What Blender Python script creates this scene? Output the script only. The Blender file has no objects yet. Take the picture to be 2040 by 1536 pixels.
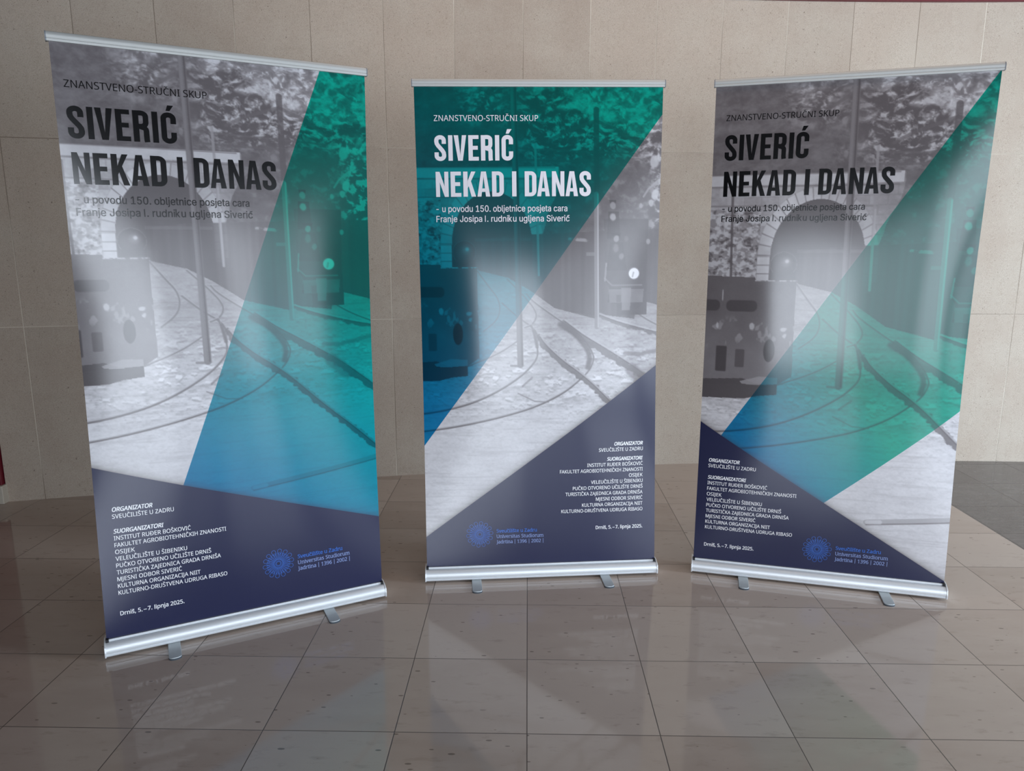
import bpy, math, os, random
import numpy as np
from mathutils import Vector, Matrix

sc = bpy.context.scene
COL = sc.collection
PI = math.pi

# ------------------------------------------------------------------ camera
CAM_H, PITCH, F_PX = 1.42964, 0.191408, 1456.26
cam = bpy.data.cameras.new('camera')
cam.sensor_fit = 'HORIZONTAL'; cam.sensor_width = 36.0
cam.lens = F_PX / 2040 * 36.0
cam.clip_start = 0.05
cam_ob = bpy.data.objects.new('camera', cam); COL.objects.link(cam_ob)
cam_ob.location = (0, 0, CAM_H)
cam_ob.rotation_euler = (PI / 2 - PITCH, 0, 0)
sc.camera = cam_ob

# ------------------------------------------------------------------ world, lights, exposure
sc.view_settings.view_transform = 'Standard'
sc.view_settings.look = 'None'
sc.view_settings.gamma = 1.0
sc.view_settings.use_curve_mapping = False
sc.view_settings.exposure = 0.1
world = bpy.data.worlds.new('world'); sc.world = world
world.use_nodes = True
world.node_tree.nodes['Background'].inputs[0].default_value = (0.55, 0.72, 1.0, 1)
world.node_tree.nodes['Background'].inputs[1].default_value = 0.6

def area(name, loc, target, sx, sy, power, col, spread=PI):
    l = bpy.data.lights.new(name, 'AREA'); l.shape = 'RECTANGLE'
    l.size = sx; l.size_y = sy; l.energy = power; l.color = col; l.spread = spread
    o = bpy.data.objects.new(name, l); COL.objects.link(o)
    o.location = loc
    d = Vector(target) - Vector(loc)
    o.rotation_euler = d.to_track_quat('-Z', 'Y').to_euler()
    return o

# glazed openings behind the camera, each with its own view of the sky: x0, x1, z0, z1, watts per square metre
WINS = [(-0.7, 1.15, 0.10, 1.88, 36), (1.25, 2.35, 0.10, 2.1, 15), (2.45, 4.2, 0.10, 2.4, 26), (4.4, 6.2, 0.10, 2.5, 18)]
WIN_Y = -3.2
for x0, x1, z0, z1, lum in WINS:
    area('window_daylight', ((x0 + x1) / 2, WIN_Y - 0.12, (z0 + z1) / 2), ((x0 + x1) / 2, 10, (z0 + z1) / 2),
         x1 - x0, z1 - z0, lum * (x1 - x0) * (z1 - z0), (0.83, 0.905, 1.0))
area('wall_lamp_light', (1.3, 2.7, 3.22), (1.5, 4.4, 1.6), 4.4, 0.6, 29, (1.0, 0.83, 0.73))
SIDE = (0.8, 2.8, 0.3, 2.0)            # extent of the frame added around the side fill: y0, y1, z0, z1
area('side_fill_light', (6.74, 1.8, 1.15), (3.2, 4.4, 0.4), 2.0, 1.7, 640, (0.70, 0.85, 1.0))  # added cool fill, unseen, brightens the lower right of the stone wall

# ------------------------------------------------------------------ node helpers
def new_mat(name):
    m = bpy.data.materials.new(name); m.use_nodes = True
    nt = m.node_tree
    return m, nt, nt.nodes['Principled BSDF']

class NB:
    """small helper that chains math nodes"""
    def __init__(s, nt): s.nt = nt
    def n(s, typ, **kw):
        nd = s.nt.nodes.new(typ)
        for k, v in kw.items(): setattr(nd, k, v)
        return nd
    def put(s, sock, v):
        if isinstance(v, (int, float)): sock.default_value = v
        elif isinstance(v, (tuple, list)): sock.default_value = v
        else: s.nt.links.new(v, sock)
    def m(s, op, a, b=0.0, c=None, clamp=False):
        nd = s.n('ShaderNodeMath', operation=op, use_clamp=clamp)
        s.put(nd.inputs[0], a); s.put(nd.inputs[1], b)
        if c is not None: s.put(nd.inputs[2], c)
        return nd.outputs[0]
    def mix(s, f, a, b, blend='MIX'):
        nd = s.n('ShaderNodeMix', data_type='RGBA', blend_type=blend)
        s.put(nd.inputs[0], f); s.put(nd.inputs[6], a); s.put(nd.inputs[7], b)
        return nd.outputs[2]
    def noise(s, vec, scale, detail=2, rough=0.5, dim='3D'):
        nd = s.n('ShaderNodeTexNoise', noise_dimensions=dim)
        s.put(nd.inputs['Vector'], vec); nd.inputs['Scale'].default_value = scale
        nd.inputs['Detail'].default_value = detail; nd.inputs['Roughness'].default_value = rough
        return nd.outputs[0]
    def ramp(s, f, lo, hi):
        nd = s.n('ShaderNodeMapRange', interpolation_type='SMOOTHSTEP')
        s.put(nd.inputs[0], f); nd.inputs[1].default_value = lo; nd.inputs[2].default_value = hi
        return nd.outputs[0]

def srgb(r, g, b):
    f = lambda c: ((c / 255 + 0.055) / 1.055) ** 2.4 if c > 10 else c / 255 / 12.92
    return (f(r), f(g), f(b), 1.0)

def simple(name, col, rough=0.5, metal=0.0, spec=0.5, noise_amt=0.0, nscale=40.0):
    m, nt, bs = new_mat(name); b = NB(nt)
    tc = b.n('ShaderNodeTexCoord')
    if noise_amt:
        f = b.noise(tc.outputs['Object'], nscale, 3)
        c2 = tuple(min(1, c * (1 + noise_amt)) for c in col[:3]) + (1,)
        c1 = tuple(c * (1 - noise_amt) for c in col[:3]) + (1,)
        nt.links.new(b.mix(f, c1, c2), bs.inputs['Base Color'])
    else:
        bs.inputs['Base Color'].default_value = col
    bs.inputs['Roughness'].default_value = rough
    bs.inputs['Metallic'].default_value = metal
    bs.inputs['Specular IOR Level'].default_value = spec
    return m

# ------------------------------------------------------------------ mesh helpers
def mesh_obj(name, verts, faces, mat=None, parent=None, smooth=False):
    me = bpy.data.meshes.new(name)
    me.from_pydata([tuple(v) for v in verts], [], faces); me.update()
    if mat: me.materials.append(mat)
    if smooth:
        me.polygons.foreach_set('use_smooth', [True] * len(me.polygons))
    o = bpy.data.objects.new(name, me); COL.objects.link(o)
    if parent: o.parent = parent
    return o

def box_vf(x0, x1, y0, y1, z0, z1):
    v = [(x, y, z) for z in (z0, z1) for y in (y0, y1) for x in (x0, x1)]
    f = [(0, 2, 3, 1), (4, 5, 7, 6), (0, 1, 5, 4), (2, 6, 7, 3), (0, 4, 6, 2), (1, 3, 7, 5)]
    return v, f

def join_vf(parts):
    V, F = [], []
    for v, f in parts:
        n = len(V); V += list(v); F += [tuple(i + n for i in q) for q in f]
    return V, F

def extrude_profile(prof, x0, x1):
    """closed (y,z) profile swept along x with n-gon ends"""
    n = len(prof)
    V = [(x0, y, z) for y, z in prof] + [(x1, y, z) for y, z in prof]
    F = [(i, (i + 1) % n, n + (i + 1) % n, n + i) for i in range(n)]
    F += [tuple(range(n))[::-1], tuple(range(n, 2 * n))]
    return V, F

def bevel(o, w, seg=2, angle=0.6):
    m = o.modifiers.new('bevel', 'BEVEL'); m.width = w; m.segments = seg
    m.limit_method = 'ANGLE'; m.angle_limit = angle
    return o

def soften(o, ang=0.55):
    o.data.polygons.foreach_set('use_smooth', [True] * len(o.data.polygons))
    o.data.set_sharp_from_angle(angle=ang)
    return o

def structure(o):
    o['kind'] = 'structure'; return o

# ------------------------------------------------------------------ setting: floor
FX0, FX1, FY0, FY1 = -4.6, 6.8, WIN_Y - 0.0, 5.3
TO = (0.044237, 1.936078); TA = -0.0212145; TS = 0.395182
def floor_material():
    m, nt, bs = new_mat('polished limestone floor tiles'); b = NB(nt)
    tc = b.n('ShaderNodeTexCoord')
    mp = b.n('ShaderNodeMapping', vector_type='TEXTURE')
    mp.inputs['Location'].default_value = (TO[0], TO[1], 0)
    mp.inputs['Rotation'].default_value = (0, 0, TA)
    mp.inputs['Scale'].default_value = (TS, TS, TS)
    nt.links.new(tc.outputs['Object'], mp.inputs[0])
    P = mp.outputs[0]
    sx = b.n('ShaderNodeSeparateXYZ'); nt.links.new(P, sx.inputs[0])
    U, V = sx.outputs[0], sx.outputs[1]
    cu, cv = b.m('FLOOR', U), b.m('FLOOR', V)
    fu, fv = b.m('SUBTRACT', U, cu), b.m('SUBTRACT', V, cv)
    du = b.m('MINIMUM', fu, b.m('SUBTRACT', 1.0, fu)); dv = b.m('MINIMUM', fv, b.m('SUBTRACT', 1.0, fv))
    d = b.m('MINIMUM', du, dv)
    joint = b.m('SUBTRACT', 1.0, b.ramp(d, 0.0022, 0.0052))
    cell = b.n('ShaderNodeCombineXYZ'); nt.links.new(cu, cell.inputs[0]); nt.links.new(cv, cell.inputs[1])
    wn = b.n('ShaderNodeTexWhiteNoise', noise_dimensions='3D'); nt.links.new(cell.outputs[0], wn.inputs[0])
    rnd = wn.outputs[0]
    # each tile gets its own piece of stone
    off = b.n('ShaderNodeVectorMath', operation='MULTIPLY'); nt.links.new(wn.outputs[1], off.inputs[0]); off.inputs[1].default_value = (17, 17, 17)
    vv = b.n('ShaderNodeVectorMath', operation='ADD'); nt.links.new(P, vv.inputs[0]); nt.links.new(off.outputs[0], vv.inputs[1])
    st = b.n('ShaderNodeVectorMath', operation='MULTIPLY'); nt.links.new(vv.outputs[0], st.inputs[0]); st.inputs[1].default_value = (0.5, 1.35, 1)
    cloud = b.noise(st.outputs[0], 2.2, 6, 0.6)
    vein = b.noise(st.outputs[0], 9.0, 5, 0.65)
    base = b.mix(rnd, srgb(168, 151, 139), srgb(192, 177, 166))
    base = b.mix(b.ramp(cloud, 0.3, 0.72), base, b.mix(0.35, base, srgb(192, 177, 165)))
    base = b.mix(b.m('MULTIPLY', b.ramp(vein, 0.56, 0.72), 0.3), base, srgb(136, 120, 108))
    # fossil flecks: stretched cells, only in part of the tiles
    vo = b.n('ShaderNodeTexVoronoi'); nt.links.new(st.outputs[0], vo.inputs['Vector'])
    vo.inputs['Scale'].default_value = 14.0
    sel = b.n('ShaderNodeSeparateColor'); nt.links.new(vo.outputs['Color'], sel.inputs[0])
    fleck = b.m('MULTIPLY', b.m('LESS_THAN', vo.outputs['Distance'], b.m('MULTIPLY', sel.outputs[1], 0.19)), b.m('GREATER_THAN', sel.outputs[0], 0.5))
    patch = b.ramp(b.noise(vv.outputs[0], 1.3, 2), 0.36, 0.56)
    base = b.mix(b.m('MULTIPLY', b.m('MULTIPLY', fleck, patch), 0.65), base, srgb(84, 70, 62))
    # dark grey border tiles along the right of the wall
    dark = b.m('MULTIPLY', b.m('GREATER_THAN', U, 5.98), 1.0)
    dcol = b.mix(b.ramp(vein, 0.35, 0.75), srgb(88, 84, 84), srgb(108, 103, 102))
    dcol = b.mix(b.m('MULTIPLY', rnd, 0.35), dcol, srgb(70, 66, 66))
    base = b.mix(dark, base, dcol)
    base = b.mix(b.m('MULTIPLY', joint, 0.85), base, srgb(58, 48, 42))
    nt.links.new(base, bs.inputs['Base Color'])
    rg = b.m('ADD', 0.04, b.m('MULTIPLY', cloud, 0.06))
    rg = b.m('ADD', rg, b.m('MULTIPLY', joint, 0.4))
    nt.links.new(rg, bs.inputs['Roughness'])
    bs.inputs['IOR'].default_value = 1.6
    bp = b.n('ShaderNodeBump'); bp.inputs['Strength'].default_value = 0.25; bp.inputs['Distance'].default_value = 0.002
    nt.links.new(b.m('SUBTRACT', 1.0, joint), bp.inputs['Height'])
    nt.links.new(bp.outputs[0], bs.inputs['Normal'])
    return m
v, f = box_vf(FX0, FX1, FY0 - 0.3, FY1, -0.1, 0.0)
structure(mesh_obj('floor', v, f, floor_material()))

# ------------------------------------------------------------------ setting: curved stone wall
WC = (-0.0010, -0.0243, 0.1474, 4.5195)
def wall_y(x): return ((WC[0] * x + WC[1]) * x + WC[2]) * x + WC[3]
WALL_TOP = 2.845
WX0, WX1 = -2.845, 6.79
def wall_samples(x0, x1, n=120):
    xs = np.linspace(x0, x1, n); ys = np.array([wall_y(x) for x in xs])
    fine = np.linspace(0, 1, 2)
    s = np.concatenate([[0], np.cumsum(np.hypot(np.diff(xs), np.diff(ys)))])
    s0 = np.interp(0.0, xs, s)
    return xs, ys, s - s0
def wall_material():
    m, nt, bs = new_mat('bush hammered beige limestone panels'); b = NB(nt)
    uvn = b.n('ShaderNodeUVMap', uv_map='panels')
    sx = b.n('ShaderNodeSeparateXYZ'); nt.links.new(uvn.outputs[0], sx.inputs[0])
    U = b.m('DIVIDE', b.m('ADD', sx.outputs[0], 2.3215), 0.3977); V = b.m('DIVIDE', b.m('ADD', sx.outputs[1], 0.005), 0.99)
    cu, cv = b.m('FLOOR', U), b.m('FLOOR', V)
    fu, fv = b.m('SUBTRACT', U, cu), b.m('SUBTRACT', V, cv)
    du = b.m('MULTIPLY', b.m('MINIMUM', fu, b.m('SUBTRACT', 1.0, fu)), 0.3977)
    dv = b.m('MULTIPLY', b.m('MINIMUM', fv, b.m('SUBTRACT', 1.0, fv)), 0.99)
    cell = b.n('ShaderNodeCombineXYZ'); nt.links.new(cu, cell.inputs[0]); nt.links.new(cv, cell.inputs[1])
    wn = b.n('ShaderNodeTexWhiteNoise', noise_dimensions='3D'); nt.links.new(cell.outputs[0], wn.inputs[0])
    tc = b.n('ShaderNodeTexCoord'); O = tc.outputs['Object']
    big = b.noise(O, 3.0, 4, 0.6); mid = b.noise(O, 28.0, 4, 0.6); fine = b.noise(O, 300.0, 3, 0.65)
    base = b.mix(wn.outputs[0], srgb(170, 155, 141), srgb(185, 170, 155))
    base = b.mix(b.m('MULTIPLY', b.ramp(big, 0.35, 0.7), 0.4), base, srgb(190, 180, 166))
    base = b.mix(b.m('MULTIPLY', b.ramp(mid, 0.5, 0.75), 0.25), base, srgb(158, 144, 126))
    base = b.mix(b.m('MULTIPLY', b.ramp(fine, 0.50, 0.66), 0.55), base, srgb(132, 118, 102))
    base = b.mix(b.m('MULTIPLY', b.ramp(fine, 0.47, 0.32), 0.22), base, srgb(204, 194, 180))
    pitn = b.noise(O, 75.0, 2, 0.5)
    base = b.mix(b.m('MULTIPLY', b.ramp(pitn, 0.70, 0.76), 0.7), base, srgb(104, 92, 80))
    wob = b.m('MULTIPLY', b.m('SUBTRACT', mid, 0.5), 0.0012)
    jd = b.m('ADD', b.m('MINIMUM', du, dv), wob)
    joint = b.m('SUBTRACT', 1.0, b.ramp(jd, 0.0012, 0.0030))
    jvar = b.ramp(b.noise(O, 1.1, 2), 0.35, 0.65)
    jcol = b.mix(jvar, srgb(128, 114, 100), srgb(214, 204, 188))
    base = b.mix(b.m('MULTIPLY', joint, 0.8), base, jcol)
    nt.links.new(base, bs.inputs['Base Color'])
    bs.inputs['Roughness'].default_value = 0.85
    bs.inputs['Specular IOR Level'].default_value = 0.25
    bp = b.n('ShaderNodeBump'); bp.inputs['Strength'].default_value = 0.55; bp.inputs['Distance'].default_value = 0.003
    h = b.m('ADD', b.m('MULTIPLY', fine, 0.8), b.m('MULTIPLY', mid, 0.5))
    nt.links.new(b.m('SUBTRACT', h, b.m('MULTIPLY', joint, 0.6)), bp.inputs['Height'])
    nt.links.new(bp.outputs[0], bs.inputs['Normal'])
    return m
def curved_slab(name, x0, x1, z0, z1, front, back, mat, parent=None):
    xs, ys, s = wall_samples(x0, x1)
    V, F, UV = [], [], []
    n = len(xs)
    for z in (z0, z1):
        for x, y in zip(xs, ys): V.append((x, y - front, z))
    for z in (z0, z1):
        for x, y in zip(xs, ys): V.append((x, y + back, z))
    for i in range(n - 1):
        F.append((i, i + 1, n + i + 1, n + i))
        F.append((2 * n + i + 1, 2 * n + i, 3 * n + i, 3 * n + i + 1))
        F.append((n + i, n + i + 1, 3 * n + i + 1, 3 * n + i))
        F.append((i + 1, i, 2 * n + i, 2 * n + i + 1))
    F.append((0, n, 3 * n, 2 * n)); F.append((n - 1, 3 * n - 1, 4 * n - 1, 2 * n - 1))
    o = mesh_obj(name, V, F, mat, parent)
    uvl = o.data.uv_layers.new(name='panels')
    for lp in o.data.loops:
        vi = lp.vertex_index
        uvl.data[lp.index].uv = (s[vi % n], V[vi][2])
    return o
structure(curved_slab('wall_back', WX0, WX1, 0.0, WALL_TOP, 0.0, 0.25, wall_material()))
red_paint = simple('dark red paint', srgb(104, 22, 36), 0.45, noise_amt=0.06, nscale=25)
structure(curved_slab('trim_1', WX0 - 0.5, WX1, WALL_TOP, 3.3, 0.03, 0.25, red_paint))

# left end: dark red wall beside the stone, on a pale stone plinth
v, f = box_vf(-4.2, -2.852, 3.905, 4.15, 0.10, WALL_TOP)
structure(bevel(mesh_obj('wall_left', v, f, red_paint), 0.004))
plinth_mat = simple('pale stone plinth', srgb(190, 182, 168), 0.6, noise_amt=0.07, nscale=30)
v, f = box_vf(-4.2, -2.838, 3.885, 4.15, 0.0, 0.105)
structure(bevel(mesh_obj('baseboard_left', v, f, plinth_mat), 0.004))

# the rest of the foyer, behind and beside the camera
plaster = simple('dark stone cladding', srgb(58, 50, 45), 0.9, noise_amt=0.04, nscale=8)
ceil_mat = simple('ceiling plaster', srgb(64, 56, 50), 0.9, noise_amt=0.03, nscale=6)
v, f = box_vf(FX0, FX1, FY0 - 0.3, FY1, 3.3, 3.4); structure(mesh_obj('ceiling', v, f, ceil_mat))
v, f = box_vf(FX0 - 0.2, FX0, FY0 - 0.3, FY1, 0, 3.3); structure(mesh_obj('wall_far_left', v, f, plaster))
v, f = box_vf(FX1, FX1 + 0.2, FY0 - 0.3, FY1, 0, 3.3); structure(mesh_obj('wall_right', v, f, plaster))
cuts = [FX0] + [w[i] for w in WINS for i in (0, 1)] + [FX1]
parts = [box_vf(cuts[i], cuts[i + 1], WIN_Y, WIN_Y + 0.2, 0, 3.3) for i in range(0, len(cuts), 2)]
for x0, x1, z0, z1, _ in WINS: parts += [box_vf(x0, x1, WIN_Y, WIN_Y + 0.2, z1, 3.3), box_vf(x0, x1, WIN_Y, WIN_Y + 0.2, 0, z0)]
v, f = join_vf(parts); structure(mesh_obj('wall_front', v, f, plaster))
frame_mat = simple('window frame paint', srgb(70, 66, 64), 0.5, noise_amt=0.05)
for k, (x0, x1, z0, z1, _) in enumerate(WINS):
    nb = 1
    bars = [box_vf(x0 + i * (x1 - x0) / nb - 0.025, x0 + i * (x1 - x0) / nb + 0.025, WIN_Y + 0.06, WIN_Y + 0.12, z0, z1) for i in range(nb + 1)]
    bars += [box_vf(x0, x1, WIN_Y + 0.065, WIN_Y + 0.115, z - 0.03, z + 0.03) for z in (z0 + 0.03, z1 - 0.03)]
    v, f = join_vf(bars); structure(mesh_obj('window_%d' % (k + 1), v, f, frame_mat))

y0, y1, z0, z1 = SIDE
bars = [box_vf(6.74, 6.80, y - 0.03, y + 0.03, z0, z1) for y in (y0, (y0 + y1) / 2, y1)]
bars += [box_vf(6.74, 6.80, y0, y1, z - 0.03, z + 0.03) for z in (z0, z1)]
v, f = join_vf(bars); structure(mesh_obj('window_5', v, f, frame_mat))  # unseen bars added around the side fill; the wall behind is solid

# ------------------------------------------------------------------ the printed photograph (grey levels, metres on the print)
CU0, CU1, CV0, CV1, CS = -0.11, 1.09, -0.06, 1.96, 0.002
CW, CH = int((CU1 - CU0) / CS), int((CV1 - CV0) / CS)
GU, GV = np.meshgrid(CU0 + (np.arange(CW) + .5) * CS, CV0 + (np.arange(CH) + .5) * CS)
rs = np.random.RandomState(7)
WARP = [0.0, 0.0]
def vnoise(fx, fy, seed):
    r = np.random.RandomState(seed); g = r.rand(400, 400)
    X = (GU - CU0 + WARP[0]) * fx + 7; Y = (GV - CV0 + WARP[1]) * fy + 7
    xi, yi = np.floor(X).astype(int), np.floor(Y).astype(int)
    tx, ty = X - xi, Y - yi
    tx = tx * tx * (3 - 2 * tx); ty = ty * ty * (3 - 2 * ty)
    a = g[yi % 400, xi % 400]; b_ = g[yi % 400, (xi + 1) % 400]; c = g[(yi + 1) % 400, xi % 400]; d = g[(yi + 1) % 400, (xi + 1) % 400]
    return (a * (1 - tx) + b_ * tx) * (1 - ty) + (c * (1 - tx) + d * tx) * ty
def fbm(fx, fy, seed, octs=4, g=0.55):
    t, w, s = 0, 1, 0
    for i in range(octs):
        t = t + w * vnoise(fx * 2 ** i, fy * 2 ** i, seed + i); s += w; w *= g
    return t / s
def sstep(x, a, b):
    t = np.clip((x - a) / (b - a), 0, 1); return t * t * (3 - 2 * t)
def dist_poly(pts):
    d = np.full(GU.shape, 9.0)
    for (ax, ay), (bx, by) in zip(pts[:-1], pts[1:]):
        ex, ey = bx - ax, by - ay
        t = np.clip(((GU - ax) * ex + (GV - ay) * ey) / (ex * ex + ey * ey + 1e-12), 0, 1)
        d = np.minimum(d, np.hypot(GU - ax - t * ex, GV - ay - t * ey))
    return d
def inside(pts):
    r = np.zeros(GU.shape, bool); n = len(pts)
    for i in range(n):
        x1_, y1_ = pts[i]; x2_, y2_ = pts[(i + 1) % n]
        if y1_ == y2_: continue
        c = ((y1_ > GV) != (y2_ > GV)) & (GU < (x2_ - x1_) * (GV - y1_) / (y2_ - y1_) + x1_)
        r ^= c
    return r
def lay(img, mask, val): return img * (1 - mask) + val * mask
def stroke(img, pts, w, val, a=1.0, soft=0.002):
    return lay(img, a * (1 - sstep(dist_poly(pts), w / 2 - soft / 2, w / 2 + soft)), val)
def smoothpts(p, it=2):
    for _ in range(it):
        q = [p[0]]
        for a, b_ in zip(p[:-1], p[1:]):
            q += [(a[0] * .75 + b_[0] * .25, a[1] * .75 + b_[1] * .25), (a[0] * .25 + b_[0] * .75, a[1] * .25 + b_[1] * .75)]
        p = q + [p[-1]]
    return p
def shift(p, dx, dy): return [(x + dx, y + dy) for x, y in p]

def paint():
    n1, n2, n3 = fbm(9, 9, 1, 5), fbm(26, 30, 11, 4), fbm(80, 90, 21, 3)
    # trees on the hillside
    WARP[0] = .05 * (fbm(14, 14, 201, 3) - .5); WARP[1] = .05 * (fbm(14, 14, 211, 3) - .5)
    n4 = fbm(42, 62, 41, 4, .65); n2w = fbm(20, 34, 45, 4, .6)
    img = 0.27 + 0.14 * (n1 - .5) + 0.16 * (n2 - .5) + 0.08 * (n3 - .5)
    big = fbm(4.5, 7, 31, 3)
    WARP[0] = WARP[1] = 0.0
    right_top = sstep(GU, 0.30, 0.52) * (1 - sstep(GV + .05 * (n1 - .5), 0.22, 0.34)) + 0.8 * sstep(GU, 0.12, 0.24) * (1 - sstep(GU, .30, .42)) * (1 - sstep(GV, 0.09, 0.17))
    right_top = np.clip(right_top, 0, 1)
    crown = sstep(.7 * big + .3 * n2w, 0.38, 0.58)                       # lit crowns against dark gaps
    leaf = sstep(0.45 * n4 + 0.55 * n2w, 0.40, 0.60)
    img = lay(img, right_top * crown * (0.30 + 0.65 * leaf), 0.66 + 0.3 * (n3 - .5) + .25 * (n4 - .5))
    img = lay(img, right_top * (1 - crown) * .8, 0.20 + .30 * sstep(n4, .42, .62))
    img = lay(img, right_top * sstep(n4, .58, .68) * .55, 0.82)
    img = lay(img, (1 - right_top) * (GU < .5) * .5, 0.30 + .3 * (n2w - .5) + .2 * (n4 - .5))
    dk = sstep(GV, 0.27, 0.35) * sstep(GU, 0.5, 0.6)
    img = lay(img, dk * 0.75, 0.19 + 0.14 * n2 + .06 * n4)
    edge = sstep(GU + 0.08 * (n1 - .5), 0.92, 1.0) * sstep(GV, .2, .26) * (1 - sstep(GV, .56, .64))
    img = lay(img, edge * sstep(.5 * n2 + .5 * n4, 0.46, 0.6), 0.74)
    img = lay(img, sstep(n4 * .5 + n2 * .5, .55, .66) * dk * 0.4 * (1 - sstep(GV, .5, .62)), 0.48)
    # frame of the timber gantry
    for p, w in ([(0.414, 0.285), (0.729, 0.293)], .008), ([(0.43, .243), (0.907, 0.262)], .007), ([(0.726, 0.133), (0.595, 0.179), (0.531, 0.214)], .012), \
                ([(0.726, 0.133), (0.809, 0.165), (0.906, 0.227)], .012), ([(0.39, 0.03), (0.24, 0.13)], .012), ([(-.1, .21), (0.39, .2)], .010):
        img = stroke(img, p, w, 0.27, 0.75)
    # portal masonry
    mas = (GU < 0.575 + 0.03 * (n1 - .5) - sstep(GV, 0.34, 0.62) * 0.07) & (GV > 0.312) & (GV < 0.73)
    course = 0.036
    row = np.floor(GV / course); fx = GU / 0.062 + 0.5 * (row % 2)
    blk = np.random.RandomState(3).rand(200, 200)[row.astype(int) % 200, np.floor(fx).astype(int) % 200]
    jd = np.minimum(np.minimum(GV / course % 1, 1 - GV / course % 1) * course, np.minimum(fx % 1, 1 - fx % 1) * 0.062)
    stone = 0.60 + 0.12 * (blk - .5) + 0.16 * (n2 - .5) + .1 * (n3 - .5)
    stone = lay(stone, 0.45 * (1 - sstep(jd, 0.001, 0.004)) * sstep(n1, .35, .55), 0.42)
    rub = (GU < 0.095) & (GV > 0.44)
    stone = np.where(rub, 0.46 + 0.26 * sstep(fbm(60, 75, 71, 4), 0.36, 0.62) - .22 * sstep(fbm(45, 55, 75, 3), .56, .68), stone)
    fade = 1 - 0.5 * sstep(GU, 0.44, 0.56)
    img = lay(img, mas * fade, stone)
    band = (GV > 0.312) & (GV < 0.352) & (GU < 0.575)
    img = lay(img, band * .9, 0.66 + 0.12 * n2)
    for vv_ in (0.356, 0.312): img = stroke(img, [(-.11, vv_), (0.56, vv_ + 0.004)], 0.004, 0.3, 0.7)
    img = stroke(img, [(-.11, 0.427), (0.49, 0.436)], 0.004, 0.34, 0.7)
    img = stroke(img, [(-0.012, 0.37), (-0.004, 0.70)], 0.008, 0.22, 0.85)
    # arch ring and tunnel mouth
    ac, av, rx, ry = 0.300, 0.620, 0.165, 0.212
    low = GV > av
    e_in = np.where(low, np.abs(GU - ac) / rx, np.hypot((GU - ac) / rx, (GV - av) / ry))
    e_out = np.where(low, np.abs(GU - ac) / (rx + .047), np.hypot((GU - ac) / (rx + .047), (GV - av) / (ry + .047)))
    ring = (e_out < 1) & (e_in >= 1) & (GV < 0.715)
    ang = np.where(low, (GV - av) / 0.033 + 100, np.arctan2((GV - av) / ry, (GU - ac) / rx) * 6.4)
    seg = np.minimum(ang % 1, 1 - ang % 1)
    rv = 0.68 + 0.14 * (n2 - .5) + 0.07 * np.sin(np.floor(ang) * 12.9)
    rv = lay(rv, 0.75 * (1 - sstep(seg, 0.03, 0.10)), 0.36)
    img = lay(img, ring * 1.0, rv)
    img = lay(img, ring * (1 - sstep(np.abs(e_out - 1), 0.0, 0.02)) * .5, 0.4)
    mouth = (e_in < 1) & (GV < 0.95)
    img = lay(img, mouth * 1.0, 0.19 + 0.05 * n1)
    # plank shed in the shade
    shed = inside([(0.24, .60), (0.36, .585), (0.97, 0.56), (1.2, .56), (1.2, 0.95), (0.94, 0.935), (0.765, 0.917), (0.556, 0.89), (0.449, 0.815), (0.362, 0.758), (0.24, 0.725)])
    img = lay(img, shed * 0.93, 0.20 + 0.06 * vnoise(70, 1.2, 91) + 0.03 * n1)
    img = lay(img, (np.abs(GV - .60) < 0.006) * (GU > .23) * (GU < .46) * .4, 0.36)
    img = stroke(img, [(0.62, 0.60), (0.72, 0.607)], 0.012, 0.5, sstep(n2, .45, .6))
    # ground of pale rubble
    gl = [(-.2, 1.12), (0.2, 1.10), (0.234, 0.722), (0.362, 0.754), (0.449, 0.803), (0.556, 0.880), (0.725, 0.926), (0.765, 0.912), (0.90, 0.93), (0.904, 0.893), (0.95, 0.860), (1.2, 0.93), (1.2, 2.1), (-.2, 2.1)]
    gd = inside(gl)
    lit = 0.55 + 0.31 * sstep(GV, 0.85, 1.4)
    rub1 = fbm(60, 130, 101, 4); rub2 = fbm(9, 40, 111, 4); rub3 = fbm(150, 260, 121, 2); lump = fbm(34, 60, 141, 3)
    act = 0.25 + 0.75 * (1 - sstep(np.abs(GV - 1.16 - .08 * (n1 - .5)), 0.04, 0.28))
    g = lit + act * (0.20 * (rub1 - .5) + 0.14 * (rub2 - .5)) + 0.07 * (rub3 - .5) + 0.05 * (rub2 - .5)
    clod = sstep(lump, .57, .64) * act * sstep(rub2, .40, .58)
    under = np.roll(clod, 4, axis=0) * (1 - clod)
    g = lay(g, clod * .75, np.minimum(0.95, lit + 0.2)); g = lay(g, under * .55, lit - .26)
    g = lay(g, sstep(1 - rub1, 0.60, 0.70) * act * .35, lit - .25)
    streak = fbm(5, 110, 151, 3)
    g = lay(g, sstep(streak, .60, .70) * .28, lit - .22)
    img = lay(img, gd * 1.0, g)
    # rails with their shade
    lump_n = fbm(50, 60, 161, 2)
    def rail(p, shade_w=0.0, sdx=0.0, sdy=0.0, w=0.007, val=0.30, hi=0.62):
        nonlocal img
        p = smoothpts(p)
        if shade_w:
            d = dist_poly(shift(p, sdx, sdy)) + .016 * (lump_n - .5) + .010 * (n3 - .5)
            img = lay(img, .85 * (1 - sstep(d, shade_w / 2 - .002, shade_w / 2 + .003)), 0.30)
            img = stroke(img, shift(p, 0.002, -0.004), 0.007, .66, 0.8)
            img = stroke(img, shift(p, 0.0, 0.0005), 0.003, .22, 0.7)
        else:
            img = stroke(img, shift(p, 0.0, -0.004), 0.005, hi, 0.8)
            img = stroke(img, p, w * .8, val, 0.85)
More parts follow.
